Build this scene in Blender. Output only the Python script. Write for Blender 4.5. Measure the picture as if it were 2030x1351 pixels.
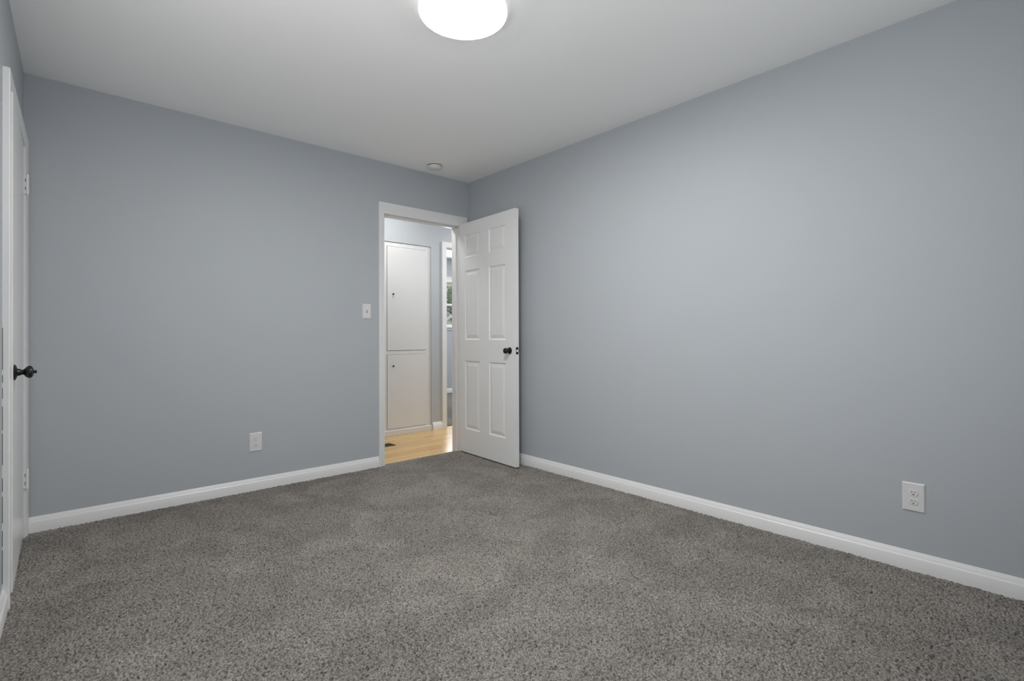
import bpy, bmesh, math, random
import numpy as np
from mathutils import Vector, Matrix

# ------------------------------------------------------------------ scene, camera, light set-up
S = bpy.context.scene
COL = S.collection
for o in list(bpy.data.objects):
    bpy.data.objects.remove(o, do_unlink=True)
rnd = random.Random(7)

W = 2.922            # room: back wall y=0, right wall x=0, left wall x=-W, z up
H = 2.44
YR = -3.98           # rear wall (behind the camera)
SR = -0.01388        # the side walls are a little out of square with the back wall
SL = 0.01021
A_R = math.asin(-SR)
A_L = math.asin(-SL)

cam = bpy.data.cameras.new('camera')
camo = bpy.data.objects.new('camera', cam)
COL.objects.link(camo)
cam.sensor_fit = 'HORIZONTAL'
cam.sensor_width = 36.0
cam.lens = 991.89 / 2030 * 36.0
cam.shift_y = -13.8 / 2030
cam.clip_start = 0.02
cam.clip_end = 300
yaw, pitch, roll = math.radians(41.5435), math.radians(0.25765), math.radians(-0.19442)
fw = Vector((math.sin(yaw) * math.cos(pitch), math.cos(yaw) * math.cos(pitch), math.sin(pitch)))
rt0 = Vector((math.cos(yaw), -math.sin(yaw), 0))
up0 = rt0.cross(fw)
rt = rt0 * math.cos(roll) + up0 * math.sin(roll)
up = -rt0 * math.sin(roll) + up0 * math.cos(roll)
M = Matrix.Identity(4)
for i in range(3):
    M[i][0], M[i][1], M[i][2] = rt[i], up[i], -fw[i]
M[0][3], M[1][3], M[2][3] = -2.74313, -3.69194, 1.03666
camo.matrix_world = M
S.camera = camo

S.view_settings.view_transform = 'Standard'
S.view_settings.look = 'None'
S.view_settings.gamma = 1.0
S.view_settings.use_curve_mapping = False
S.view_settings.exposure = 0.0
S.cycles.use_denoising = True
S.cycles.max_bounces = 16
S.cycles.diffuse_bounces = 10
S.cycles.sample_clamp_indirect = 6.0
S.cycles.caustics_reflective = False
S.cycles.caustics_refractive = False

LAMP_E = 106.0         # ceiling light
HALL_E = 53.0         # hall ceiling light
SKY_E = 1.6          # overcast sky
REAR_FILL = 8.5
LEFT_FILL = 13.2
FAR_DAY = 28.0
FAR_FILL = 22.0
HALL_FILL = 27.0

world = bpy.data.worlds.new('overcast_sky')
S.world = world
world.use_nodes = True
wn = world.node_tree
wn.nodes.clear()
w_out = wn.nodes.new('ShaderNodeOutputWorld')
w_bg = wn.nodes.new('ShaderNodeBackground')
w_bg.inputs['Color'].default_value = (0.93, 0.97, 1.0, 1)
w_bg.inputs['Strength'].default_value = SKY_E
wn.links.new(w_bg.outputs[0], w_out.inputs[0])


def area(name, loc, rot, sx, sy, power, color=(1, 1, 1)):
    l = bpy.data.lights.new(name, 'AREA')
    l.shape = 'RECTANGLE'
    l.size, l.size_y = sx, sy
    l.energy = power
    l.color = color
    o = bpy.data.objects.new(name, l)
    o.location = loc
    o.rotation_euler = rot
    COL.objects.link(o)
    return o


# fill lights added at two made-up bedroom windows out of view, to brighten the ceiling;
# then daylight through the window of the far room
area('rear_fill', (-1.70, YR + 0.03, 1.45), (math.radians(102), 0, 0), 1.25, 1.15, REAR_FILL, (0.93, 0.97, 1.0))
area('left_fill', (-W + 0.06, -2.40, 1.25), (0, math.radians(-130), 0), 0.8, 1.25, LEFT_FILL, (1.0, 0.99, 0.97))
area('far_window_daylight', (2.45, 3.88, 1.6), (math.radians(-90), 0, 0), 1.0, 0.75, FAR_DAY, (0.93, 0.97, 1.0))


fl = area('far_room_fill', (2.35, 2.7, 2.42), (0, 0, 0), 0.3, 0.3, FAR_FILL, (1.0, 0.98, 0.95))  # added fill for the far room walls, no lamp known there
hl2 = area('hall_fill', (1.45, 0.60, 2.42), (0, 0, 0), 0.2, 0.2, HALL_FILL, (1.0, 0.99, 0.97))  # added fill at the hall's right end, lifts hall wall and cabinet


# ------------------------------------------------------------------ helpers
def lin(r, g, b):
    f = lambda c: (c / 255 / 12.92) if c <= 10.3 else ((c / 255 + 0.055) / 1.055) ** 2.4
    return (f(r), f(g), f(b), 1)


def mat(name, color, rough=0.6, metal=0.0, spec=0.5):
    m = bpy.data.materials.new(name)
    m.use_nodes = True
    b = m.node_tree.nodes['Principled BSDF']
    b.inputs['Base Color'].default_value = color
    b.inputs['Roughness'].default_value = rough
    b.inputs['Metallic'].default_value = metal
    b.inputs['Specular IOR Level'].default_value = spec
    return m


def nd(m, t):
    return m.node_tree.nodes.new(t)


def lk(m, a, b):
    m.node_tree.links.new(a, b)


def paint(name, color, rough, bump=0.03, scale=350, mottle=0.015, spec=0.35):
    """rolled wall paint: faint stipple and very slight tone variation"""
    m = mat(name, color, rough, 0, spec)
    b = m.node_tree.nodes['Principled BSDF']
    tc = nd(m, 'ShaderNodeTexCoord')
    n1 = nd(m, 'ShaderNodeTexNoise')
    n1.inputs['Scale'].default_value = scale
    n1.inputs['Detail'].default_value = 2
    bp = nd(m, 'ShaderNodeBump')
    bp.inputs['Strength'].default_value = bump
    bp.inputs['Distance'].default_value = 0.001
    lk(m, tc.outputs['Object'], n1.inputs['Vector'])
    lk(m, n1.outputs['Fac'], bp.inputs['Height'])
    lk(m, bp.outputs['Normal'], b.inputs['Normal'])
    n2 = nd(m, 'ShaderNodeTexNoise')
    n2.inputs['Scale'].default_value = 1.7
    n2.inputs['Detail'].default_value = 3
    mx = nd(m, 'ShaderNodeMix')
    mx.data_type = 'RGBA'
    c0 = tuple(c * (1 - mottle) for c in color[:3]) + (1,)
    c1 = tuple(min(1, c * (1 + mottle)) for c in color[:3]) + (1,)
    mx.inputs[6].default_value = c0
    mx.inputs[7].default_value = c1
    lk(m, tc.outputs['Object'], n2.inputs['Vector'])
    lk(m, n2.outputs['Fac'], mx.inputs[0])
    lk(m, mx.outputs[2], b.inputs['Base Color'])
    return m


class MB:
    """collects shapes into one mesh"""

    def __init__(self):
        self.bm = bmesh.new()

    def box(self, x0, x1, y0, y1, z0, z1, bevel=0.0, seg=2):
        vs = [self.bm.verts.new((x, y, z)) for x in (x0, x1) for y in (y0, y1) for z in (z0, z1)]
        q = [(0, 1, 3, 2), (4, 6, 7, 5), (0, 4, 5, 1), (2, 3, 7, 6), (0, 2, 6, 4), (1, 5, 7, 3)]
        fs = [self.bm.faces.new([vs[i] for i in f]) for f in q]
        if bevel > 0:
            es = list({e for f in fs for e in f.edges})
            bmesh.ops.bevel(self.bm, geom=es, offset=bevel, segments=seg, profile=0.6, affect='EDGES')
        return self

    def face(self, pts):
        self.bm.faces.new([self.bm.verts.new(p) for p in pts])
        return self

    def sweep(self, rings, closed_profile=True, caps=True):
        """rings: lists of points, joined one to the next"""
        rv = [[self.bm.verts.new(p) for p in r] for r in rings]
        n = len(rv[0])
        for a, b in zip(rv[:-1], rv[1:]):
            for i in range(n if closed_profile else n - 1):
                j = (i + 1) % n
                self.bm.faces.new((a[i], a[j], b[j], b[i]))
        if caps and closed_profile:
            self.bm.faces.new(rv[0][::-1])
            self.bm.faces.new(rv[-1])
        return self

    def lathe(self, prof, origin, axis='z', seg=32):
        """prof: (radius, along) pairs; closed at both ends"""
        ox, oy, oz = origin
        rings = []
        for r, t in prof:
            ring = []
            for k in range(seg):
                a = 2 * math.pi * k / seg
                c, s = r * math.cos(a), r * math.sin(a)
                if axis == 'z':
                    p = (ox + c, oy + s, oz + t)
                elif axis == 'x':
                    p = (ox + t, oy + c, oz + s)
                else:
                    p = (ox + c, oy + t, oz + s)
                ring.append(p)
            rings.append(ring)
        return self.sweep(rings)

    def build(self, name, m, parent=None, smooth=False, loc=None, rotz=0.0):
        bmesh.ops.recalc_face_normals(self.bm, faces=self.bm.faces)
        me = bpy.data.meshes.new(name)
        self.bm.to_mesh(me)
        self.bm.free()
        me.materials.append(m)
        if smooth:
            me.shade_smooth()
            me.set_sharp_from_angle(angle=math.radians(35))
        o = bpy.data.objects.new(name, me)
        COL.objects.link(o)
        if parent:
            o.parent = parent
        if loc:
            o.location = loc
        o.rotation_euler.z = rotz
        return o


def tag(o, label, cat, kind=None, group=None):
    o['label'] = label
    o['category'] = cat
    if kind:
        o['kind'] = kind
    if group:
        o['group'] = group
    return o


def empty(name, loc=(0, 0, 0), rotz=0.0):
    o = bpy.data.objects.new(name, None)
    o.empty_display_size = 0.1
    COL.objects.link(o)
    o.location = loc
    o.rotation_euler.z = rotz
    return o


# ------------------------------------------------------------------ materials
M_WALL = paint('blue_grey_wall_paint', (0.420, 0.445, 0.472, 1), 0.55)
M_CEIL = paint('white_ceiling_paint', (0.90, 0.90, 0.895, 1), 0.9, 0.05, 250, 0.006, 0.1)
M_TRIM = paint('white_trim_paint', (0.73, 0.73, 0.725, 1), 0.35, 0.015, 120, 0.006, 0.45)
M_DOOR = paint('white_door_paint', (0.77, 0.77, 0.765, 1), 0.30, 0.02, 160, 0.006, 0.45)
M_CAB = paint('white_cabinet_paint', (0.64, 0.643, 0.643, 1), 0.4, 0.02, 120, 0.008, 0.4)
M_PLATE = mat('white_plastic', (0.66, 0.66, 0.655, 1), 0.35)
M_SLOT = mat('dark_slot', (0.02, 0.02, 0.02, 1), 0.8)
M_BLACK = mat('matte_black_metal', (0.007, 0.007, 0.007, 1), 0.35, 0.0, 0.4)
M_BRONZE = mat('dark_bronze_metal', (0.05, 0.045, 0.04, 1), 0.35, 0.6)
M_STEEL = mat('bright_steel', (0.55, 0.55, 0.54, 1), 0.25, 1.0)
M_GAP = mat('dark_crack', (0.03, 0.03, 0.035, 1), 0.9)
M_DARK = mat('dark_gap_grey', (0.10, 0.10, 0.10, 1), 0.9)


def emission(name, color, e):
    m = mat(name, (0.9, 0.9, 0.9, 1), 0.5)
    b = m.node_tree.nodes['Principled BSDF']
    b.inputs['Emission Color'].default_value = color
    b.inputs['Emission Strength'].default_value = e
    return m


M_LAMP = emission('lit_opal_diffuser', (1.0, 0.985, 0.96, 1), LAMP_E)
M_RIM = emission('faintly_lit_opal_rim', (1.0, 0.99, 0.97, 1), 0.7)
M_HALL = emission('lit_hall_diffuser', (1.0, 0.985, 0.96, 1), HALL_E)


def carpet_mat(name, fine, bump):
    m = mat(name, (0.2, 0.19, 0.18, 1), 0.95, 0, 0.05)
    b = m.node_tree.nodes['Principled BSDF']
    tc = nd(m, 'ShaderNodeTexCoord')
    n1 = nd(m, 'ShaderNodeTexNoise')          # yarn speckle; its dark spots paint the shaded pits between tufts
    n1.inputs['Scale'].default_value = fine
    n1.inputs['Detail'].default_value = 3
    n1.inputs['Roughness'].default_value = 0.7
    r1 = nd(m, 'ShaderNodeValToRGB')
    e = r1.color_ramp.elements
    e[0].position, e[0].color = 0.31, (0.033, 0.030, 0.027, 1)
    e[1].position, e[1].color = 0.66, (0.335, 0.313, 0.289, 1)
    k = e.new(0.44)
    k.color = (0.160, 0.149, 0.136, 1)
    n2 = nd(m, 'ShaderNodeTexNoise')          # pile brushed different ways
    n2.inputs['Scale'].default_value = 3.4
    n2.inputs['Detail'].default_value = 5
    n2.inputs['Roughness'].default_value = 0.62
    n2.inputs['Distortion'].default_value = 0.6
    r2 = nd(m, 'ShaderNodeValToRGB')
    e = r2.color_ramp.elements
    e[0].position, e[0].color = 0.40, (0.91, 0.905, 0.90, 1)
    e[1].position, e[1].color = 0.66, (1.20, 1.195, 1.19, 1)
    mx = nd(m, 'ShaderNodeMix')
    mx.data_type = 'RGBA'
    mx.blend_type = 'MULTIPLY'
    mx.inputs[0].default_value = 1.0
    lk(m, tc.outputs['Object'], n1.inputs['Vector'])
    lk(m, tc.outputs['Object'], n2.inputs['Vector'])
    lk(m, n1.outputs['Fac'], r1.inputs[0])
    lk(m, n2.outputs['Fac'], r2.inputs[0])
    lk(m, r1.outputs[0], mx.inputs[6])
    lk(m, r2.outputs[0], mx.inputs[7])
    lk(m, mx.outputs[2], b.inputs['Base Color'])
    if bump:
        bp = nd(m, 'ShaderNodeBump')
        bp.inputs['Strength'].default_value = 1.0
        bp.inputs['Distance'].default_value = bump
        lk(m, n1.outputs['Fac'], bp.inputs['Height'])
        lk(m, bp.outputs['Normal'], b.inputs['Normal'])
    return m


M_CARPET = carpet_mat('grey_brown_carpet_pile', 155, 0.0)
M_CARPET2 = carpet_mat('grey_carpet_far_room', 120, 0.008)


def wood_mat():
    m = mat('honey_oak_strip_floor', (0.5, 0.35, 0.18, 1), 0.22, 0, 0.5)
    b = m.node_tree.nodes['Principled BSDF']
    tc = nd(m, 'ShaderNodeTexCoord')
    br = nd(m, 'ShaderNodeTexBrick')
    br.inputs['Scale'].default_value = 1.0
    br.inputs['Mortar Size'].default_value = 0.0007
    br.inputs['Mortar Smooth'].default_value = 0.1
    br.inputs['Brick Width'].default_value = 0.85
    br.inputs['Row Height'].default_value = 0.057
    br.offset = 0.37
    br.inputs['Color1'].default_value = lin(216, 182, 124)
    br.inputs['Color2'].default_value = lin(196, 157, 104)
    br.inputs['Mortar'].default_value = lin(110, 78, 45)
    mp = nd(m, 'ShaderNodeMapping')
    mp.inputs['Scale'].default_value = (3, 60, 1)
    n = nd(m, 'ShaderNodeTexNoise')
    n.inputs['Scale'].default_value = 1.5
    n.inputs['Detail'].default_value = 4
    r = nd(m, 'ShaderNodeValToRGB')
    r.color_ramp.elements[0].position = 0.3
    r.color_ramp.elements[0].color = (0.80, 0.77, 0.72, 1)
    r.color_ramp.elements[1].position = 0.7
    r.color_ramp.elements[1].color = (1.08, 1.08, 1.08, 1)
    mx = nd(m, 'ShaderNodeMix')
    mx.data_type = 'RGBA'
    mx.blend_type = 'MULTIPLY'
    mx.inputs[0].default_value = 1.0
    lk(m, tc.outputs['Object'], br.inputs['Vector'])
    lk(m, tc.outputs['Object'], mp.inputs['Vector'])
    lk(m, mp.outputs[0], n.inputs['Vector'])
    lk(m, n.outputs['Fac'], r.inputs[0])
    lk(m, br.outputs['Color'], mx.inputs[6])
    lk(m, r.outputs[0], mx.inputs[7])
    lk(m, mx.outputs[2], b.inputs['Base Color'])
    return m


M_WOOD = wood_mat()


def glass_mat():
    m = bpy.data.materials.new('window_glass')
    m.use_nodes = True
    nt = m.node_tree
    nt.nodes.clear()
    out = nt.nodes.new('ShaderNodeOutputMaterial')
    mix = nt.nodes.new('ShaderNodeMixShader')
    mix.inputs[0].default_value = 0.06
    tr = nt.nodes.new('ShaderNodeBsdfTransparent')
    gl = nt.nodes.new('ShaderNodeBsdfGlossy')
    gl.inputs['Roughness'].default_value = 0.02
    nt.links.new(tr.outputs[0], mix.inputs[1])
    nt.links.new(gl.outputs[0], mix.inputs[2])
    nt.links.new(mix.outputs[0], out.inputs[0])
    return m


M_GLASS = glass_mat()

# ------------------------------------------------------------------ bedroom shell
TH = 0.115
OX0, OX1, OZ = -0.862, -0.085, 2.045     # rough opening of the bedroom doorway

b = MB()
b.box(-W - 0.15, OX0, 0, TH, -0.05, 2.56)
b.box(OX1, 0.14, 0, TH, -0.05, 2.56)
b.box(OX0, OX1, 0, TH, OZ, 2.56)
tag(b.build('wall_back', M_WALL), 'blue-grey back wall with the open doorway at its right end', 'wall', 'structure')

b = MB().box(0, 0.115, -4.15, 0.0, -0.05, 2.56)
tag(b.build('wall_right', M_WALL, rotz=A_R), 'long blank blue-grey right wall with one outlet low down', 'wall', 'structure')

CY0, CY1, CZ = -0.872, -0.068, 2.035      # closet rough opening in the left wall (local y)
b = MB()
LY0, LY1, LZ0, LZ1 = -3.10, -1.85, 0.85, 2.05
b.box(-0.115, 0, -4.15, LY0, -0.05, 2.56)
b.box(-0.115, 0, LY1, CY0, -0.05, 2.56)
b.box(-0.115, 0, LY0, LY1, -0.05, LZ0)
b.box(-0.115, 0, LY0, LY1, LZ1, 2.56)
b.box(-0.115, 0, CY1, 0.0, -0.05, 2.56)
b.box(-0.115, 0, CY0, CY1, CZ, 2.56)
tag(b.build('wall_left', M_WALL, loc=(-W, 0, 0), rotz=A_L), 'narrow view of the blue-grey left wall around the closet door', 'wall', 'structure')

RX0, RX1, RZ0, RZ1 = -2.4, -1.0, 0.85, 2.05
b = MB()
b.box(-3.1, RX0, YR - 0.115, YR, -0.05, 2.56)
b.box(RX1, 0.2, YR - 0.115, YR, -0.05, 2.56)
b.box(RX0, RX1, YR - 0.115, YR, -0.05, RZ0)
b.box(RX0, RX1, YR - 0.115, YR, RZ1, 2.56)
tag(b.build('wall_rear', M_WALL), 'blue-grey wall behind the viewer with an added window', 'wall', 'structure')

b = MB().box(-3.1, 0.2, -4.15, 0.02, H, H + 0.1)
tag(b.build('ceiling', M_CEIL), 'flat white bedroom ceiling', 'ceiling', 'structure')

# closet behind the left door: a dark shallow box
b = MB()
b.box(-W - 0.75, -W - 0.70, -1.1, 0.1, -0.05, 2.5)
b.box(-W - 0.75, -W - 0.11, -1.15, -1.1, -0.05, 2.5)
b.box(-W - 0.75, -W - 0.11, 0.0, 0.05, -0.05, 2.5)
b.box(-W - 0.75, -W - 0.11, -1.15, 0.05, 2.44, 2.5)
b.box(-W - 0.75, -W - 0.0, -1.15, 0.05, -0.06, -0.012)
tag(b.build('wall_closet', M_WALL), 'inside walls of the closet behind the left door', 'wall', 'structure')


# carpet: real tufted relief
def carpet():
    x0, x1, y0, y1, s = -3.0, 0.07, YR + 0.0, 0.032, 0.0028
    nx, ny = int((x1 - x0) / s) + 1, int((y1 - y0) / s) + 1
    rng = np.random.default_rng(5)
    n = rng.standard_normal((ny, nx)).astype(np.float32)

    def blur(a, sig):
        r = int(3 * sig + 1)
        k = np.exp(-0.5 * (np.arange(-r, r + 1) / sig) ** 2)
        k /= k.sum()
        for ax in (0, 1):
            p = np.zeros_like(a)
            for i, w in zip(range(-r, r + 1), k):
                p += w * np.roll(a, i, ax)
            a = p
        return a
    a = blur(n, 1.0)
    a = a - 0.75 * blur(n, 2.8)
    a /= a.std()
    lo = blur(rng.standard_normal((ny, nx)).astype(np.float32), 9)
    lo /= lo.std()
    z = 0.0017 * np.clip(a, -1.0, 1.5) - 0.0085 * np.clip(-a - 0.7, 0, 1.3) + 0.0006 * lo - 0.0012
    xs = np.linspace(x0, x1, nx, dtype=np.float32)
    ys = np.linspace(y0, y1, ny, dtype=np.float32)
    jx = 0.3 * s * rng.standard_normal((ny, nx)).astype(np.float32)
    jy = 0.3 * s * rng.standard_normal((ny, nx)).astype(np.float32)
    co = np.empty((ny, nx, 3), np.float32)
    co[..., 0] = xs[None, :] + jx
    co[..., 1] = ys[:, None] + jy
    co[..., 2] = z
    idx = np.arange(ny * nx, dtype=np.int32).reshape(ny, nx)
    q = np.stack([idx[:-1, :-1], idx[:-1, 1:], idx[1:, 1:], idx[1:, :-1]], -1).reshape(-1)
    me = bpy.data.meshes.new('floor')
    me.vertices.add(ny * nx)
    me.vertices.foreach_set('co', co.reshape(-1))
    nf = (ny - 1) * (nx - 1)
    me.loops.add(nf * 4)
    me.loops.foreach_set('vertex_index', q)
    me.polygons.add(nf)
    me.polygons.foreach_set('loop_start', np.arange(0, nf * 4, 4, dtype=np.int32))
    me.polygons.foreach_set('use_smooth', np.ones(nf, dtype=bool))
    me.update(calc_edges=True)
    me.materials.append(M_CARPET)
    o = bpy.data.objects.new('floor', me)
    COL.objects.link(o)
    return o


tag(carpet(), 'grey-brown cut pile carpet covering the bedroom floor', 'carpet', 'structure')


# ------------------------------------------------------------------ baseboards
BBP = [(0, -0.013), (0.0165, -0.013), (0.0165, 0.0535), (0.0155, 0.0555), (0.0125, 0.0585), (0.0105, 0.0630), (0.0100, 0.0670),
       (0.0080, 0.0700), (0.0050, 0.0760), (0.0040, 0.0790), (0.0025, 0.0805), (0, 0.0805)]


def baseboard(name, along, a0, a1, sign, label, loc=(0, 0, 0), rotz=0, z=0):
    """along: axis of the run; sign: side of the wall plane the board sticks out to"""
    rings = []
    for t in (a0, a1):
        if along == 'x':
            rings.append([(t, sign * u, v + z) for u, v in BBP])
        else:
            rings.append([(sign * u, t, v + z) for u, v in BBP])
    o = MB().sweep(rings).build(name, M_TRIM, smooth=True, loc=loc, rotz=rotz)
    return tag(o, label, 'baseboard', 'structure')


baseboard('baseboard_back', 'x', -W, -0.896, -1, 'white baseboard along the back wall, left of the doorway')
baseboard('baseboard_right', 'y', -4.0, -0.012, -1, 'long white baseboard along the right wall', rotz=A_R)
baseboard('baseboard_left', 'y', -4.0, -0.985, 1, 'short end of white baseboard beside the closet door', loc=(-W, 0, 0), rotz=A_L)
baseboard('baseboard_rear', 'x', -3.0, 0.1, 1, 'white baseboard on the wall behind the viewer', loc=(0, YR, 0))

# ------------------------------------------------------------------ door casings (ranch profile, thin at the opening, thick outside)
CAS = [(0, 0), (0, 0.008), (0.03, 0.0095), (0.10, 0.0100), (0.16, 0.0085), (0.22, 0.0105), (0.6, 0.0145),
       (0.90, 0.0165), (0.97, 0.0160), (1, 0.0135), (1, 0)]


def casing_rings(a0, a1, top, wl, wr, wt, zb, put, k=1.0):
    """three-sided mitred casing; a0/a1 inner edges, wl/wr/wt widths; put(a, out, z) -> point"""
    r = []
    r.append([put(a0 - u * wl, v * k, zb) for u, v in CAS])
    r.append([put(a0 - u * wl, v * k, top + u * wt) for u, v in CAS])
    r.append([put(a1 + u * wr, v * k, top + u * wt) for u, v in CAS])
    r.append([put(a1 + u * wr, v * k, zb) for u, v in CAS])
    return r


b = MB()
b.sweep(casing_rings(-0.846, -0.101, 2.026, 0.048, 0.078, 0.088, -0.01, lambda a, o, z: (a, -o, z)))
# jamb linings, head and door stops
b.box(-0.862, -0.842, -0.002, TH + 0.002, -0.02, 2.045)
b.box(-0.105, -0.085, -0.002, TH + 0.002, -0.02, 2.045)
b.box(-0.862, -0.085, -0.002, TH + 0.002, 2.026, 2.046)
b.box(-0.842, -0.832, 0.040, 0.075, -0.02, 2.026, 0.002)
b.box(-0.115, -0.105, 0.040, 0.075, -0.02, 2.026, 0.002)
b.box(-0.842, -0.105, 0.040, 0.075, 2.014, 2.026, 0.002)
# casing on the hall side
b.sweep(casing_rings(-0.846, -0.101, 2.026, 0.06, 0.06, 0.06, -0.02, lambda a, o, z: (a, TH + o, z)))
t1 = tag(b.build('trim_1', M_TRIM, smooth=True), 'white door frame and casing around the open doorway to the hall', 'door frame', 'structure')

# ------------------------------------------------------------------ six-panel doors
PX = [(0.079, 0.305), (0.430, 0.656)]
PZ = [(0.215, 0.820), (1.002, 1.616), (1.728, 1.932)]


def six_panel(w, z0, z1, th, px, pz):
    """leaf from a=0..w, z0..z1; visible face at out=0 (towards -out side); returns MB in (a, out, z) with out>0 = leaf body"""
    m = MB()
    prof = [(0.0, 0.0), (0.004, 0.001), (0.011, 0.0075), (0.016, 0.0075), (0.040, 0.0022), (0.044, 0.0015)]
    for side in (0, 1):
        def P(a, d, z):
            return (a, d if side == 0 else th - d, z)
        ca = [0.0] + [v for p in px for v in p] + [w]
        cz = [z0] + [v for p in pz for v in p] + [z1]
        for i in range(len(ca) - 1):
            for j in range(len(cz) - 1):
                a0, a1, c0, c1 = ca[i], ca[i + 1], cz[j], cz[j + 1]
                if i % 2 == 1 and j % 2 == 1:
                    rings = []
                    for ins, d in prof:
                        rings.append([P(a0 + ins, d, c0 + ins), P(a1 - ins, d, c0 + ins),
                                      P(a1 - ins, d, c1 - ins), P(a0 + ins, d, c1 - ins)])
                    m.sweep(rings, caps=False)
                    m.face(rings[-1])
                else:
                    m.face([P(a0, 0, c0), P(a1, 0, c0), P(a1, 0, c1), P(a0, 0, c1)])
    m.face([(0, 0, z0), (0, th, z0), (0, th, z1), (0, 0, z1)])
    m.face([(w, 0, z0), (w, th, z0), (w, th, z1), (w, 0, z1)])
    m.face([(0, 0, z0), (w, 0, z0), (w, th, z0), (0, th, z0)])
    m.face([(0, 0, z1), (w, 0, z1), (w, th, z1), (0, th, z1)])
    bmesh.ops.remove_doubles(m.bm, verts=m.bm.verts, dist=1e-5)
    return m


def knob_prof(k=1.0):
    return [(0.0005, 0.0), (0.027, 0.0), (0.0275, 0.002), (0.0265, 0.005), (0.020, 0.0085), (0.0125, 0.011), (0.0105, 0.016),
            (0.0105, 0.022), (0.0135, 0.027), (0.0195, 0.032), (0.0228, 0.038), (0.0235, 0.044), (0.0215, 0.051),
            (0.0155, 0.056), (0.008, 0.0585), (0.0005, 0.059)]


# bedroom door, swung open against the right wall. Local frame: x along the leaf from the hinges, y through the leaf
dvec = Vector((-0.137 + 0.112, -0.785 + 0.016))
d1 = empty('door_1', (-0.112, -0.016, 0), math.atan2(dvec.y, dvec.x))
tag(d1, 'white six-panel door standing wide open against the right wall', 'door', 'structure')
DW, DT = 0.775, 0.035
six_panel(DW - 0.004, 0.009, 2.036, DT, [(p - 0.004, q - 0.004) for p, q in PX], PZ).build('door_leaf', M_DOOR, d1, loc=(0.004, 0, 0))
for sgn in (-1, 1):
    pr = [(r, sgn * t + (0 if sgn < 0 else DT)) for r, t in knob_prof()]
    k = MB().lathe(pr, (0.705, 0, 0.919), 'y').build('door_knob', M_BLACK, d1, smooth=True)
    k['label'] = 'round black door knob'
b = MB().box(DW - 0.0005, DW + 0.0012, 0.005, 0.030, 0.919 - 0.028, 0.919 + 0.028, 0.0006, 1)
lp = b.build('latch_plate', M_BLACK, d1)
b = MB().sweep([[(DW + 0.001, 0.010, 0.911), (DW + 0.001, 0.025, 0.911), (DW + 0.001, 0.025, 0.927), (DW + 0.001, 0.010, 0.927)],
                [(DW + 0.009, 0.018, 0.912), (DW + 0.003, 0.025, 0.912), (DW + 0.003, 0.025, 0.926), (DW + 0.009, 0.018, 0.926)]])
b.build('latch_bolt', M_STEEL, lp)

# closet door on the left wall, a touch ajar (local frame of the left wall)
t2 = empty('trim_2', (-W, 0, 0), A_L)
tag(t2, 'white casing and jamb around the closet door at the left edge', 'door frame', 'structure')
b = MB()
b.sweep(casing_rings(-0.874, -0.078, 2.030, 0.110, 0.064, 0.043, -0.01, lambda a, o, z: (o, a, z), 1.3))
b.box(-TH, 0.001, -0.872, -0.866, -0.02, 2.035)
b.box(-TH, 0.001, -0.080, -0.068, -0.02, 2.035)
b.box(-TH, 0.001, -0.872, -0.068, 2.028, 2.035)
b.build('casing', M_TRIM, t2, smooth=True)
b = MB()
z = 0.10
for L, g in ((0.13, 0.012), (0.06, 0.03), (0.10, 0.02), (0.05, 0.05), (0.12, 0.012), (0.09, 0.03), (0.04, 0.02), (0.03, 0.02), (0.16, 0.0)):
    b.box(0.0000, 0.0016, -0.9852, -0.9836, z, z + L)
    z += L + g
cg = b.build('caulk_gap', M_GAP, t2)
cg['label'] = 'broken dark crack where the caulk has opened beside the casing'

ang = math.atan2(0.0155, 0.775)
d2 = empty('door_2', (-W, 0, 0), A_L)
tag(d2, 'plain white closet door slightly ajar at the left edge', 'door', 'structure')
b = MB().box(-0.035, 0.0, -0.776, 0.0, 0.014, 2.026, 0.0015, 1)
leaf = b.build('door_leaf', M_DOOR, d2, loc=(0.0045, -0.084, 0), rotz=ang)
pr = [(0.0005, 0.0), (0.032, 0.0), (0.0325, 0.003), (0.031, 0.005), (0.024, 0.0085), (0.0160, 0.010), (0.0135, 0.018), (0.0125, 0.021),
      (0.0105, 0.0225), (0.0100, 0.027), (0.014, 0.031), (0.021, 0.036), (0.0255, 0.043), (0.0262, 0.0475), (0.024, 0.053), (0.017, 0.0575),
      (0.010, 0.0590), (0.0060, 0.0600), (0.0055, 0.0625), (0.0070, 0.0645), (0.0070, 0.0670), (0.005, 0.0685), (0.0005, 0.069)]
k = MB().lathe(pr, (0.0, -0.716, 0.893), 'x').build('door_knob', M_BLACK, leaf, smooth=True)
k['label'] = 'round black knob with a small turn button'
MB().box(-0.030, -0.0062, -0.7780, -0.7755, 0.868, 0.920).build('latch_plate', M_BLACK, leaf)
for zc in (1.831, 0.302):
    b = MB()
    b.lathe([(0.0005, -0.050), (0.0058, -0.050), (0.0058, 0.050), (0.0005, 0.050)], (0.0195, -0.0815, zc), 'z', 16)
    b.lathe([(0.0005, -0.054), (0.0035, -0.054), (0.0045, -0.050), (0.0005, -0.050)], (0.0195, -0.0815, zc), 'z', 12)
    b.lathe([(0.0005, 0.050), (0.0045, 0.050), (0.0035, 0.054), (0.0005, 0.054)], (0.0195, -0.0815, zc), 'z', 12)
    b.box(0.000, 0.019, -0.0835, -0.0812, zc - 0.049, zc + 0.049)
    hg = b.build('hinge', M_TRIM, d2, smooth=True)
    b = MB()
    b.box(0.0100, 0.0125, -0.0842, -0.0832, zc + 0.012, zc + 0.030)
    b.box(0.0100, 0.0125, -0.0842, -0.0832, zc - 0.030, zc - 0.012)
    b.build('hinge_slot', M_DARK, hg)

# ------------------------------------------------------------------ switch and outlets


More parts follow.
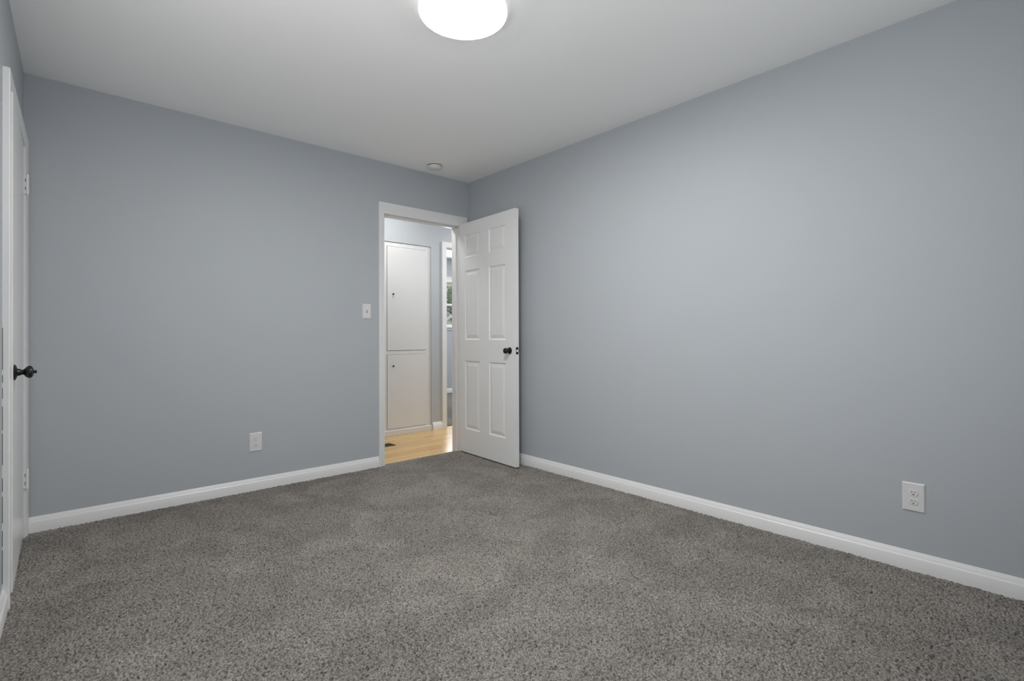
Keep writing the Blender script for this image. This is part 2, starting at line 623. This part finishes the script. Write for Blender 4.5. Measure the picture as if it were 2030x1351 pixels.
def plate_mesh(w, h, t=0.006):
    b = MB()
    i = 0.005
    b.sweep([[(-w / 2, 0, -h / 2), (w / 2, 0, -h / 2), (w / 2, 0, h / 2), (-w / 2, 0, h / 2)],
             [(-w / 2, -t * 0.35, -h / 2), (w / 2, -t * 0.35, -h / 2), (w / 2, -t * 0.35, h / 2), (-w / 2, -t * 0.35, h / 2)],
             [(-w / 2 + i, -t, -h / 2 + i), (w / 2 - i, -t, -h / 2 + i), (w / 2 - i, -t, h / 2 - i), (-w / 2 + i, -t, h / 2 - i)]])
    return b


def outlet(loc, rotz, w, h, label):
    r = empty('wall_outlet', loc, rotz)
    tag(r, label, 'outlet', group='duplex wall outlets')
    plate_mesh(w, h).build('cover_plate', M_PLATE, r)
    for s in (-1, 1):
        cz = s * 0.0195
        ring = []
        n = 28
        for k in range(n):
            a = 2 * math.pi * k / n
            ring.append((0.0172 * math.cos(a), max(-0.0125, min(0.0125, 0.0172 * math.sin(a)))))
        b = MB().sweep([[(x, -0.0055, cz + zz) for x, zz in ring], [(x, -0.0076, cz + zz) for x, zz in ring],
                        [(x * 0.95, -0.0082, cz + zz * 0.95) for x, zz in ring]])
        rc = b.build('receptacle', M_PLATE, r)
        b = MB()
        b.box(-0.0068, -0.0050, -0.0086, -0.0078, cz + 0.0012, cz + 0.0085)
        b.box(0.0050, 0.0066, -0.0086, -0.0078, cz + 0.0015, cz + 0.0078)
        b.lathe([(0.0002, -0.0086), (0.0025, -0.0086), (0.0025, -0.0078), (0.0002, -0.0078)], (0, 0, cz - 0.0065), 'y', 14)
        b.build('slots', M_SLOT, rc)
    sc = MB().lathe([(0.0002, -0.0068), (0.0022, -0.0068), (0.0032, -0.0060), (0.0032, -0.0050), (0.0002, -0.0050)], (0, 0, 0), 'y', 14)
    sc.build('screw', M_PLATE, r)
    return r


outlet((-1.795, 0, 0.323), 0, 0.079, 0.126, 'white duplex outlet low on the back wall left of the doorway')
outlet((SR * -3.2115, -3.2115, 0.3195), -math.pi / 2 + A_R, 0.080, 0.126, 'white duplex outlet low on the long right wall')

sw = tag(empty('light_switch', (-0.994, 0, 1.2325)), 'white toggle light switch on the back wall beside the door casing', 'light switch')
plate_mesh(0.070, 0.115).build('cover_plate', M_PLATE, sw)
b = MB().box(-0.0052, 0.0052, -0.0068, -0.0055, -0.012, 0.012)
b.build('toggle_slot', mat('grey_shadow_gap', (0.25, 0.25, 0.25, 1), 0.7), sw)
b = MB().sweep([[(-0.004, -0.006, -0.004), (0.004, -0.006, -0.004), (0.004, -0.006, 0.007), (-0.004, -0.006, 0.007)],
                [(-0.003, -0.017, 0.004), (0.003, -0.017, 0.004), (0.003, -0.016, 0.009), (-0.003, -0.016, 0.009)]])
b.build('toggle', M_PLATE, sw)
for s in (-1, 1):
    MB().lathe([(0.0002, -0.0066), (0.0020, -0.0066), (0.0030, -0.0058), (0.0030, -0.0050), (0.0002, -0.0050)],
               (0, 0, s * 0.030), 'y', 12).build('screw', M_PLATE, sw)

# ------------------------------------------------------------------ ceiling light and smoke detector
L = tag(empty('ceiling_light', (-1.496, -1.98, H)), 'round flush white LED light glowing on the bedroom ceiling', 'ceiling light')
MB().lathe([(0.0005, 0.0), (0.165, 0.0), (0.172, -0.003), (0.172, -0.010), (0.0005, -0.010)], (0, 0, 0), 'z', 96).build('mounting_pan', M_PLATE, L, smooth=True)
MB().lathe([(0.0005, -0.010), (0.176, -0.010), (0.183, -0.015), (0.1865, -0.026), (0.1872, -0.036), (0.186, -0.042), (0.183, -0.043), (0.1815, -0.040), (0.0005, -0.038)],
           (0, 0, 0), 'z', 96).build('diffuser_rim', M_RIM, L, smooth=True)
MB().lathe([(0.0005, -0.040), (0.1812, -0.040), (0.179, -0.0435), (0.172, -0.0465), (0.150, -0.0500), (0.11, -0.0530), (0.06, -0.0545), (0.0005, -0.0550)],
           (0, 0, 0), 'z', 96).build('diffuser', M_LAMP, L, smooth=True)

sd = tag(empty('smoke_detector', (-0.500, -0.212, H)), 'small round white smoke detector on the ceiling above the doorway', 'smoke detector')
MB().lathe([(0.0005, 0.0), (0.064, 0.0), (0.0645, -0.003), (0.062, -0.007), (0.0005, -0.007)], (0, 0, 0), 'z', 48).build('mounting_base', M_PLATE, sd, smooth=True)
MB().lathe([(0.0005, -0.007), (0.0555, -0.007), (0.0555, -0.014), (0.0005, -0.014)], (0, 0, 0), 'z', 48).build('shaded_gap', M_DARK, sd, smooth=True)  # dark colour stands in for the shadow between base and cover
MB().lathe([(0.0005, -0.0125), (0.0585, -0.0125), (0.0590, -0.019), (0.056, -0.028), (0.050, -0.036), (0.044, -0.040), (0.040, -0.0385), (0.030, -0.040), (0.0005, -0.041)],
           (0, 0, 0), 'z', 48).build('cover', M_PLATE, sd, smooth=True)
MB().lathe([(0.0005, -0.040), (0.011, -0.040), (0.011, -0.043), (0.0095, -0.044), (0.0005, -0.044)], (-0.018, -0.016, 0), 'z', 24).build('test_button', M_PLATE, sd, smooth=True)

# ------------------------------------------------------------------ hall
HY = 1.07
HF = -0.010
b = MB().box(-1.7, 1.9, 0.030, HY + 0.09, -0.06, HF)
tag(b.build('floor_hall', M_WOOD), 'honey oak strip flooring in the hall past the doorway', 'wood floor', 'structure')
b = MB().box(-1.75, 1.95, 0.0, 1.2, H, H + 0.1)
tag(b.build('ceiling_hall', M_CEIL), 'white ceiling of the hall', 'ceiling', 'structure')

KX0, KX1, KZ = -0.290, 0.277, 2.030      # recess of the linen cabinet
FX0, FX1, FZ = 0.478, 1.240, 2.048       # opening into the far room
b = MB()
b.box(-1.75, KX0, HY, HY + TH, -0.05, 2.56)
b.box(KX1, FX0 - 0.012, HY, HY + TH, -0.05, 2.56)
b.box(KX0, KX1, HY, HY + TH, KZ, 2.56)
b.box(FX1 + 0.012, 1.95, HY, HY + TH, -0.05, 2.56)
b.box(FX0 - 0.012, FX1 + 0.012, HY, HY + TH, FZ + 0.012, 2.56)
tag(b.build('wall_hall', M_WALL), 'pale blue hall wall around the linen cabinet seen through the doorway', 'wall', 'structure')
b = MB()
b.box(-1.85, -1.7, TH, HY + TH, -0.05, 2.56)
b.box(1.9, 2.0, TH, HY + TH, -0.05, 2.56)
b.box(0.14, 1.95, 0.02, TH, -0.05, 2.56)
tag(b.build('wall_hall_ends', M_WALL), 'end walls of the hall hidden beside the doorway', 'wall', 'structure')
baseboard('baseboard_hall', 'x', KX1 + 0.012, FX0 - 0.062, -1, 'short white baseboard between the hall cabinet and far doorway', loc=(0, HY, 0), z=HF + 0.004)

# linen cabinet built into the hall wall
lc = tag(empty('linen_cabinet', (-0.0065, HY, HF)), 'tall white built-in linen cabinet with two doors across the hall', 'cabinet')
cx = -0.0065
b = MB()
f = 0.012                                 # the face frame sits this far back in the wall
ST0, ST1 = -0.258 - cx, 0.214 - cx
B0, B1, B2, B3 = 0.070, 0.853, 0.894, 1.995
e0, e1, top = KX0 - cx + 0.001, KX1 - cx - 0.001, KZ - HF - 0.001
b.box(e0, ST0, f, f + 0.02, 0.0, top)
b.box(ST1, e1, f, f + 0.02, 0.0, top)
b.box(ST0, ST1, f, f + 0.02, B3, top)
b.box(ST0, ST1, f, f + 0.02, B1, B2)
b.box(ST0, ST1, f, f + 0.02, 0.0, B0)
b.build('face_frame', M_CAB, lc)
b = MB()
b.box(e0, e0 + 0.02, f + 0.02, 0.5, 0.0, top)
b.box(e1 - 0.02, e1, f + 0.02, 0.5, 0.0, top)
b.box(e0, e1, 0.48, 0.5, 0.0, top)
b.box(e0, e1, f + 0.02, 0.5, top - 0.02, top)
b.box(e0, e1, f + 0.02, 0.5, 0.0, 0.02)
b.build('carcass', M_CAB, lc)
for nm, z0, z1, kz, hz in (('upper', B2, B3, 1.479 - HF, (1.833, 1.007)), ('lower', B0, B1, 0.722 - HF, (0.693, 0.184))):
    dr = MB().box(ST0 + 0.0045, ST1 - 0.002, f - 0.004, f + 0.015, z0 + 0.003, z1 - 0.003, 0.0012, 1).build('cabinet_door', M_CAB, lc)
    kb = MB().lathe([(0.0004, -0.020), (0.007, -0.0195), (0.0095, -0.017), (0.0095, -0.014), (0.006, -0.010), (0.0045, -0.006), (0.006, 0.0), (0.0004, 0.0)],
                    (-0.190 - cx, f - 0.004, kz), 'y', 20).build('cabinet_knob', M_BRONZE, dr, smooth=True)
    kb['label'] = 'small dark round cabinet knob'
    for h in hz:
        hm = MB().lathe([(0.0004, -0.024), (0.0034, -0.024), (0.0034, 0.024), (0.0004, 0.024)], (ST1, f - 0.004, h - HF), 'z', 10)
        hm.build('hinge', M_TRIM, dr, smooth=True)
b = MB().box(e0 - 0.006, e1 + 0.004, -0.006, f + 0.001, 0.0, 0.056, 0.002, 1)
b.build('kick_board', M_CAB, lc)

# floor register just inside the hall
fr = tag(empty('floor_register', (-0.545, 0.700, HF), math.radians(0)), 'small dark metal floor register in the hall wood floor', 'floor vent')
b = MB()
b.box(-0.15, 0.15, -0.06, -0.046, 0, 0.004, 0.001, 1)
b.box(-0.15, 0.15, 0.046, 0.06, 0, 0.004, 0.001, 1)
b.box(-0.15, -0.136, -0.06, 0.06, 0, 0.004, 0.001, 1)
b.box(0.136, 0.15, -0.06, 0.06, 0, 0.004, 0.001, 1)
b.build('register_frame', M_BRONZE, fr)
b = MB()
for i in range(16):
    x = -0.128 + i * 0.017
    b.box(x - 0.003, x + 0.003, -0.047, 0.047, 0.0005, 0.003)
b.build('register_grille', M_BRONZE, fr)
MB().box(-0.137, 0.137, -0.047, 0.047, 0.0001, 0.0006).build('register_duct', M_SLOT, fr)

hl = tag(empty('hall_ceiling_light', (-0.36, 0.52, H)), 'round white ceiling light of the hall above the linen cabinet', 'ceiling light')
MB().lathe([(0.0005, 0.0), (0.13, 0.0), (0.14, -0.02), (0.138, -0.03), (0.0005, -0.03)], (0, 0, 0), 'z', 48).build('base_pan', M_PLATE, hl, smooth=True)
MB().lathe([(0.0005, -0.031), (0.130, -0.031), (0.125, -0.055), (0.10, -0.075), (0.05, -0.088), (0.0005, -0.090)], (0, 0, 0), 'z', 48).build('diffuser', M_HALL, hl, smooth=True)

# doorway of the far room
b = MB()
b.sweep(casing_rings(FX0, FX1, FZ, 0.062, 0.062, 0.060, -0.02, lambda a, o, z: (a, HY - o, z)))
b.box(FX0 - 0.012, FX0 + 0.002, HY - 0.001, HY + TH + 0.001, -0.02, FZ + 0.012)
b.box(FX1 - 0.002, FX1 + 0.012, HY - 0.001, HY + TH + 0.001, -0.02, FZ + 0.012)
b.box(FX0 - 0.012, FX1 + 0.012, HY - 0.001, HY + TH + 0.001, FZ - 0.002, FZ + 0.012)
b.box(FX0 + 0.002, FX0 + 0.012, HY + 0.055, HY + 0.090, -0.02, FZ, 0.002, 1)
b.box(FX0, FX1, HY + 0.055, HY + 0.090, FZ - 0.014, FZ, 0.002, 1)
tag(b.build('trim_3', M_TRIM, smooth=True), 'white casing of the far doorway on the hall wall, mostly behind the open door', 'door frame', 'structure')

# ------------------------------------------------------------------ far room
FY = 3.933
b = MB().box(0.2, 3.6, HY + TH - 0.03, FY, -0.06, -0.002)
tag(b.build('floor_far_room', M_CARPET2), 'grey carpet of the room beyond the hall', 'carpet', 'structure')
b = MB().box(0.15, 3.7, HY + TH, 4.1, 2.455, 2.55)
tag(b.build('ceiling_far_room', M_CEIL), 'white ceiling of the room beyond the hall', 'ceiling', 'structure')
NX0, NX1, NZ0, NZ1 = 1.95, 2.95, 1.205, 2.042
b = MB()
b.box(0.1, NX0, FY, FY + 0.13, -0.05, 2.5)
b.box(NX1, 3.7, FY, FY + 0.13, -0.05, 2.5)
b.box(NX0, NX1, FY, FY + 0.13, -0.05, NZ0)
b.box(NX0, NX1, FY, FY + 0.13, NZ1, 2.5)
tag(b.build('wall_far_room', M_WALL), 'pale blue window wall of the room beyond the hall', 'wall', 'structure')
b = MB()
b.box(0.1, 0.2, HY + TH, FY + 0.1, -0.05, 2.5)
b.box(3.6, 3.7, HY + TH, FY + 0.1, -0.05, 2.5)
tag(b.build('wall_far_room_sides', M_WALL), 'side walls of the room beyond the hall', 'wall', 'structure')
baseboard('baseboard_far_room', 'x', 0.2, 3.6, -1, 'white baseboard under the window of the far room', loc=(0, FY, 0))


def window(name, x0, x1, z0, z1, y, sgn, label, mid, stool=0.055):
    """double-hung window; sgn=-1: room lies towards -y"""
    r = tag(empty(name, ((x0 + x1) / 2, y, z0)), label, 'window', 'structure')
    c = (x0 + x1) / 2
    X0, X1, T = x0 - c, x1 - c, z1 - z0

    def bx(m, a0, a1, y0, y1, c0, c1, bv=0.0):
        yy = sorted((-sgn * y0, -sgn * y1))
        m.box(a0, a1, yy[0], yy[1], c0, c1, bv, 1)
    m = MB()                       # casing, jambs, stool and apron; +y' = outwards
    bx(m, X0 - 0.065, X0, -0.016, 0, 0.0, T + 0.075, 0.003)
    bx(m, X1, X1 + 0.065, -0.016, 0, 0.0, T + 0.075, 0.003)
    bx(m, X0, X1, -0.016, 0, T - 0.022, T + 0.045, 0.003)
    bx(m, X0, X1, -0.022, 0, T + 0.045, T + 0.075, 0.004)
    bx(m, X0, X0 + 0.02, 0, 0.10, 0, T)
    bx(m, X1 - 0.02, X1, 0, 0.10, 0, T)
    bx(m, X0, X1, 0, 0.10, T - 0.02, T)
    m.build('window_frame', M_TRIM, r)
    m = MB()
    bx(m, X0 - 0.025 - stool, X1 + 0.025 + stool, -stool, 0.10, -0.020, 0.004, 0.004)
    bx(m, X0 - 0.06, X1 + 0.06, -0.018, 0, -0.062, -0.020, 0.003)
    m.build('window_sill', M_TRIM, r)
    mz = mid - z0
    for nm, a, b_, yo in (('upper', mz - 0.018, T - 0.02, 0.065), ('lower', 0.004, mz + 0.022, 0.035)):
        m = MB()
        bx(m, X0 + 0.02, X0 + 0.06, yo, yo + 0.028, a, b_, 0.003)
        bx(m, X1 - 0.06, X1 - 0.02, yo, yo + 0.028, a, b_, 0.003)
        bx(m, X0 + 0.06, X1 - 0.06, yo, yo + 0.028, a, a + 0.038, 0.003)
        bx(m, X0 + 0.06, X1 - 0.06, yo, yo + 0.028, b_ - 0.038, b_, 0.003)
        sh = m.build('window_sash', M_TRIM, r)
        m = MB()
        bx(m, X0 + 0.058, X1 - 0.058, yo + 0.012, yo + 0.016, a + 0.036, b_ - 0.036)
        m.build('window_pane', M_GLASS, sh)
    return r


window('window_1', NX0, NX1, NZ0, NZ1, FY, -1, 'white double-hung window of the far room showing trees and a house', 1.610)
window('added_window_2', RX0, RX1, RZ0, RZ1, YR, 1, 'white double-hung window added out of view behind the viewer for fill light', 1.46)  # unseen window, added to go with the rear fill light

w3 = window('added_window_3', -0.625, 0.625, LZ0, LZ1, 0, 1, 'white double-hung window added out of view in the left wall for fill light', 1.46, 0.028)  # unseen window, added to go with the left fill light
w3.location = (-W + SL * -2.475, -2.475, LZ0)
w3.rotation_euler.z = A_L - math.pi / 2

m_sh = mat('translucent_shade_fabric', (0.90, 0.895, 0.86, 1), 0.9)
m_sh.node_tree.nodes['Principled BSDF'].inputs['Transmission Weight'].default_value = 0.0
nt = m_sh.node_tree
tl = nt.nodes.new('ShaderNodeBsdfTranslucent')
tl.inputs['Color'].default_value = (0.97, 0.96, 0.93, 1)
ms = nt.nodes.new('ShaderNodeMixShader')
ms.inputs[0].default_value = 0.75
nt.links.new(nt.nodes['Principled BSDF'].outputs[0], ms.inputs[1])
nt.links.new(tl.outputs[0], ms.inputs[2])
tp = nt.nodes.new('ShaderNodeBsdfTransparent')
tp.inputs['Color'].default_value = (1.0, 0.99, 0.95, 1)
m2 = nt.nodes.new('ShaderNodeMixShader')      # sheer weave
m2.inputs[0].default_value = 0.5
nt.links.new(ms.outputs[0], m2.inputs[1])
nt.links.new(tp.outputs[0], m2.inputs[2])
nt.links.new(m2.outputs[0], nt.nodes['Material Output'].inputs[0])
rs = tag(empty('roller_shade', ((NX0 + NX1) / 2, FY, 1.95)), 'cream roller shade rolled up at the top of the far window', 'window shade')
b = MB()
b.box(NX0 - 2.45 + 0.03, NX1 - 2.45 - 0.03, 0.020, 0.0212, 0.004, 0.085)
b.build('shade_fabric', m_sh, rs)
b = MB().box(NX0 - 2.45 + 0.03, NX1 - 2.45 - 0.03, 0.0175, 0.0237, 0.000, 0.007, 0.001, 1)
b.build('hem_bar', m_sh, rs)

# ------------------------------------------------------------------ outdoors behind the far window
M_GRASS = paint('lawn_grass', lin(84, 104, 62), 0.95, 0.2, 30, 0.15)
b = MB().box(-60, 90, 4.3, 120, -0.9, -0.6)
tag(b.build('ground', M_GRASS), 'green lawn outside the far window', 'lawn', 'structure')


def leaf_mat(name, c0, c1):
    m = mat(name, c0, 0.7, 0, 0.3)
    bs = m.node_tree.nodes['Principled BSDF']
    tc = nd(m, 'ShaderNodeTexCoord')
    n = nd(m, 'ShaderNodeTexNoise')
    n.inputs['Scale'].default_value = 2.2
    n.inputs['Detail'].default_value = 4
    mx = nd(m, 'ShaderNodeMix')
    mx.data_type = 'RGBA'
    mx.inputs[6].default_value = c0
    mx.inputs[7].default_value = c1
    lk(m, tc.outputs['Object'], n.inputs['Vector'])
    lk(m, n.outputs['Fac'], mx.inputs[0])
    lk(m, mx.outputs[2], bs.inputs['Base Color'])
    return m


M_LEAF = leaf_mat('green_leaves', lin(48, 68, 46), lin(160, 178, 142))
M_BARK = paint('tree_bark', lin(88, 78, 68), 0.9, 0.5, 20, 0.2)


def tree(loc, height, rad, n, label, zlow):
    t = tag(empty('deciduous_tree', loc), label, 'tree', group='trees outside the far window')
    b = MB()
    b.lathe([(0.28, 0.0), (0.20, height * 0.3), (0.13, height * 0.55), (0.03, height * 0.9)], (0, 0, 0), 'z', 12)
    for k in range(7):
        a = k * 2.4
        z0 = height * (0.3 + 0.07 * k)
        p0 = Vector((0, 0, z0))
        p1 = Vector((math.cos(a) * rad * 0.7, math.sin(a) * rad * 0.7, z0 + height * 0.2))
        rr = []
        for p, r_ in ((p0, 0.09), ((p0 + p1) / 2 + Vector((0, 0, 0.1)), 0.055), (p1, 0.02)):
            rr.append([(p.x + r_ * math.cos(q * math.pi / 3), p.y + r_ * math.sin(q * math.pi / 3), p.z) for q in range(6)])
        b.sweep(rr)
    b.build('trunk', M_BARK, t, smooth=True)
    b = MB()
    clumps = []
    for k in range(26):
        a, q = rnd.uniform(0, 6.283), rnd.random()
        zz = rnd.uniform(zlow, height)
        w = math.sin(math.pi * min(1, max(0.08, (zz - zlow) / (height - zlow) * 0.85 + 0.15)))
        clumps.append((math.cos(a) * rad * w * math.sqrt(q), math.sin(a) * rad * w * math.sqrt(q), zz, rad * rnd.uniform(0.28, 0.42)))
    for k in range(n):
        c = clumps[k % len(clumps)]
        d = Vector((rnd.gauss(0, 1), rnd.gauss(0, 1), rnd.gauss(0, 0.8)))
        d = d.normalized() * c[3] * rnd.random() ** 0.4
        p = Vector(c[:3]) + d
        s = rnd.uniform(0.05, 0.11)
        u = Vector((rnd.gauss(0, 1), rnd.gauss(0, 1), rnd.gauss(0, 1))).normalized()
        v = u.cross(Vector((rnd.gauss(0, 1), rnd.gauss(0, 1), rnd.gauss(0, 1)))).normalized()
        b.face([p - u * s, p - v * s * 0.5, p + u * s, p + v * s * 0.5])
    b.build('foliage', M_LEAF, t)
    return t


tree((14.6, 20.6, -0.6), 4.45, 2.6, 4200, 'leafy green tree in front of the house, seen in the far window', 3.6)
tree((28.2, 42.0, -0.6), 5.6, 4.8, 6000, 'broad green tree rising behind the house roof, seen in the far window', 1.5)


def siding_mat():
    m = mat('white_lap_siding', (0.75, 0.76, 0.76, 1), 0.6)
    bs = m.node_tree.nodes['Principled BSDF']
    tc = nd(m, 'ShaderNodeTexCoord')
    w = nd(m, 'ShaderNodeTexWave')
    w.wave_type = 'BANDS'
    w.bands_direction = 'Z'
    w.wave_profile = 'SAW'
    w.inputs['Scale'].default_value = 1.5
    bp = nd(m, 'ShaderNodeBump')
    bp.inputs['Distance'].default_value = 0.05
    lk(m, tc.outputs['Object'], w.inputs['Vector'])
    lk(m, w.outputs['Fac'], bp.inputs['Height'])
    lk(m, bp.outputs['Normal'], bs.inputs['Normal'])
    return m


hs = tag(empty('house', (17.75, 26.3, -0.6)), 'white gabled house with grey roof outside the far window', 'house')
M_SID = siding_mat()
M_ROOF = paint('grey_shingle_roof', lin(128, 126, 130), 0.9, 0.4, 12, 0.12)
ap, ev, hw, dp = 3.00, 1.55, 2.4, 5.0
b = MB().sweep([[(-hw, y, 0), (hw, y, 0), (hw, y, ev), (0, y, ap), (-hw, y, ev)] for y in (0, dp)])
b.build('house_wall', M_SID, hs)
b = MB()
for s in (-1, 1):
    b.sweep([[(0, y, ap + 0.02), (s * (hw + 0.3), y, ev - 0.16), (s * (hw + 0.3), y, ev - 0.06), (0, y, ap + 0.14)] for y in (-0.25, dp + 0.2)])
b.build('house_roof', M_ROOF, hs)
b = MB()
for s in (-1, 1):
    b.sweep([[(0, y, ap - 0.06), (s * (hw + 0.3), y, ev - 0.24), (s * (hw + 0.3), y, ev - 0.05), (0, y, ap + 0.13)] for y in (-0.29, -0.25)])
b.build('rake_board', M_SID, hs)
b = MB().box(-0.12, 0.12, -0.04, 0.0, 2.0, 2.45)
b.build('gable_vent', mat('grey_louvre', lin(110, 112, 116), 0.7), hs)
b = MB().sweep([[(x, 2.0, 0), (x, 7.5, 0), (x, 7.5, 2.4), (x, 4.75, 3.9), (x, 2.0, 2.4)] for x in (2.4, 9.0)])
b.build('wing_wall', M_SID, hs)
b = MB()
for y0, y1 in ((1.6, 4.75), (7.9, 4.75)):
    b.sweep([[(x, y0, 2.20), (x, y1, 3.92), (x, y1, 4.04), (x, y0, 2.32)] for x in (0.6, 9.2)])
b.build('wing_roof', M_ROOF, hs)
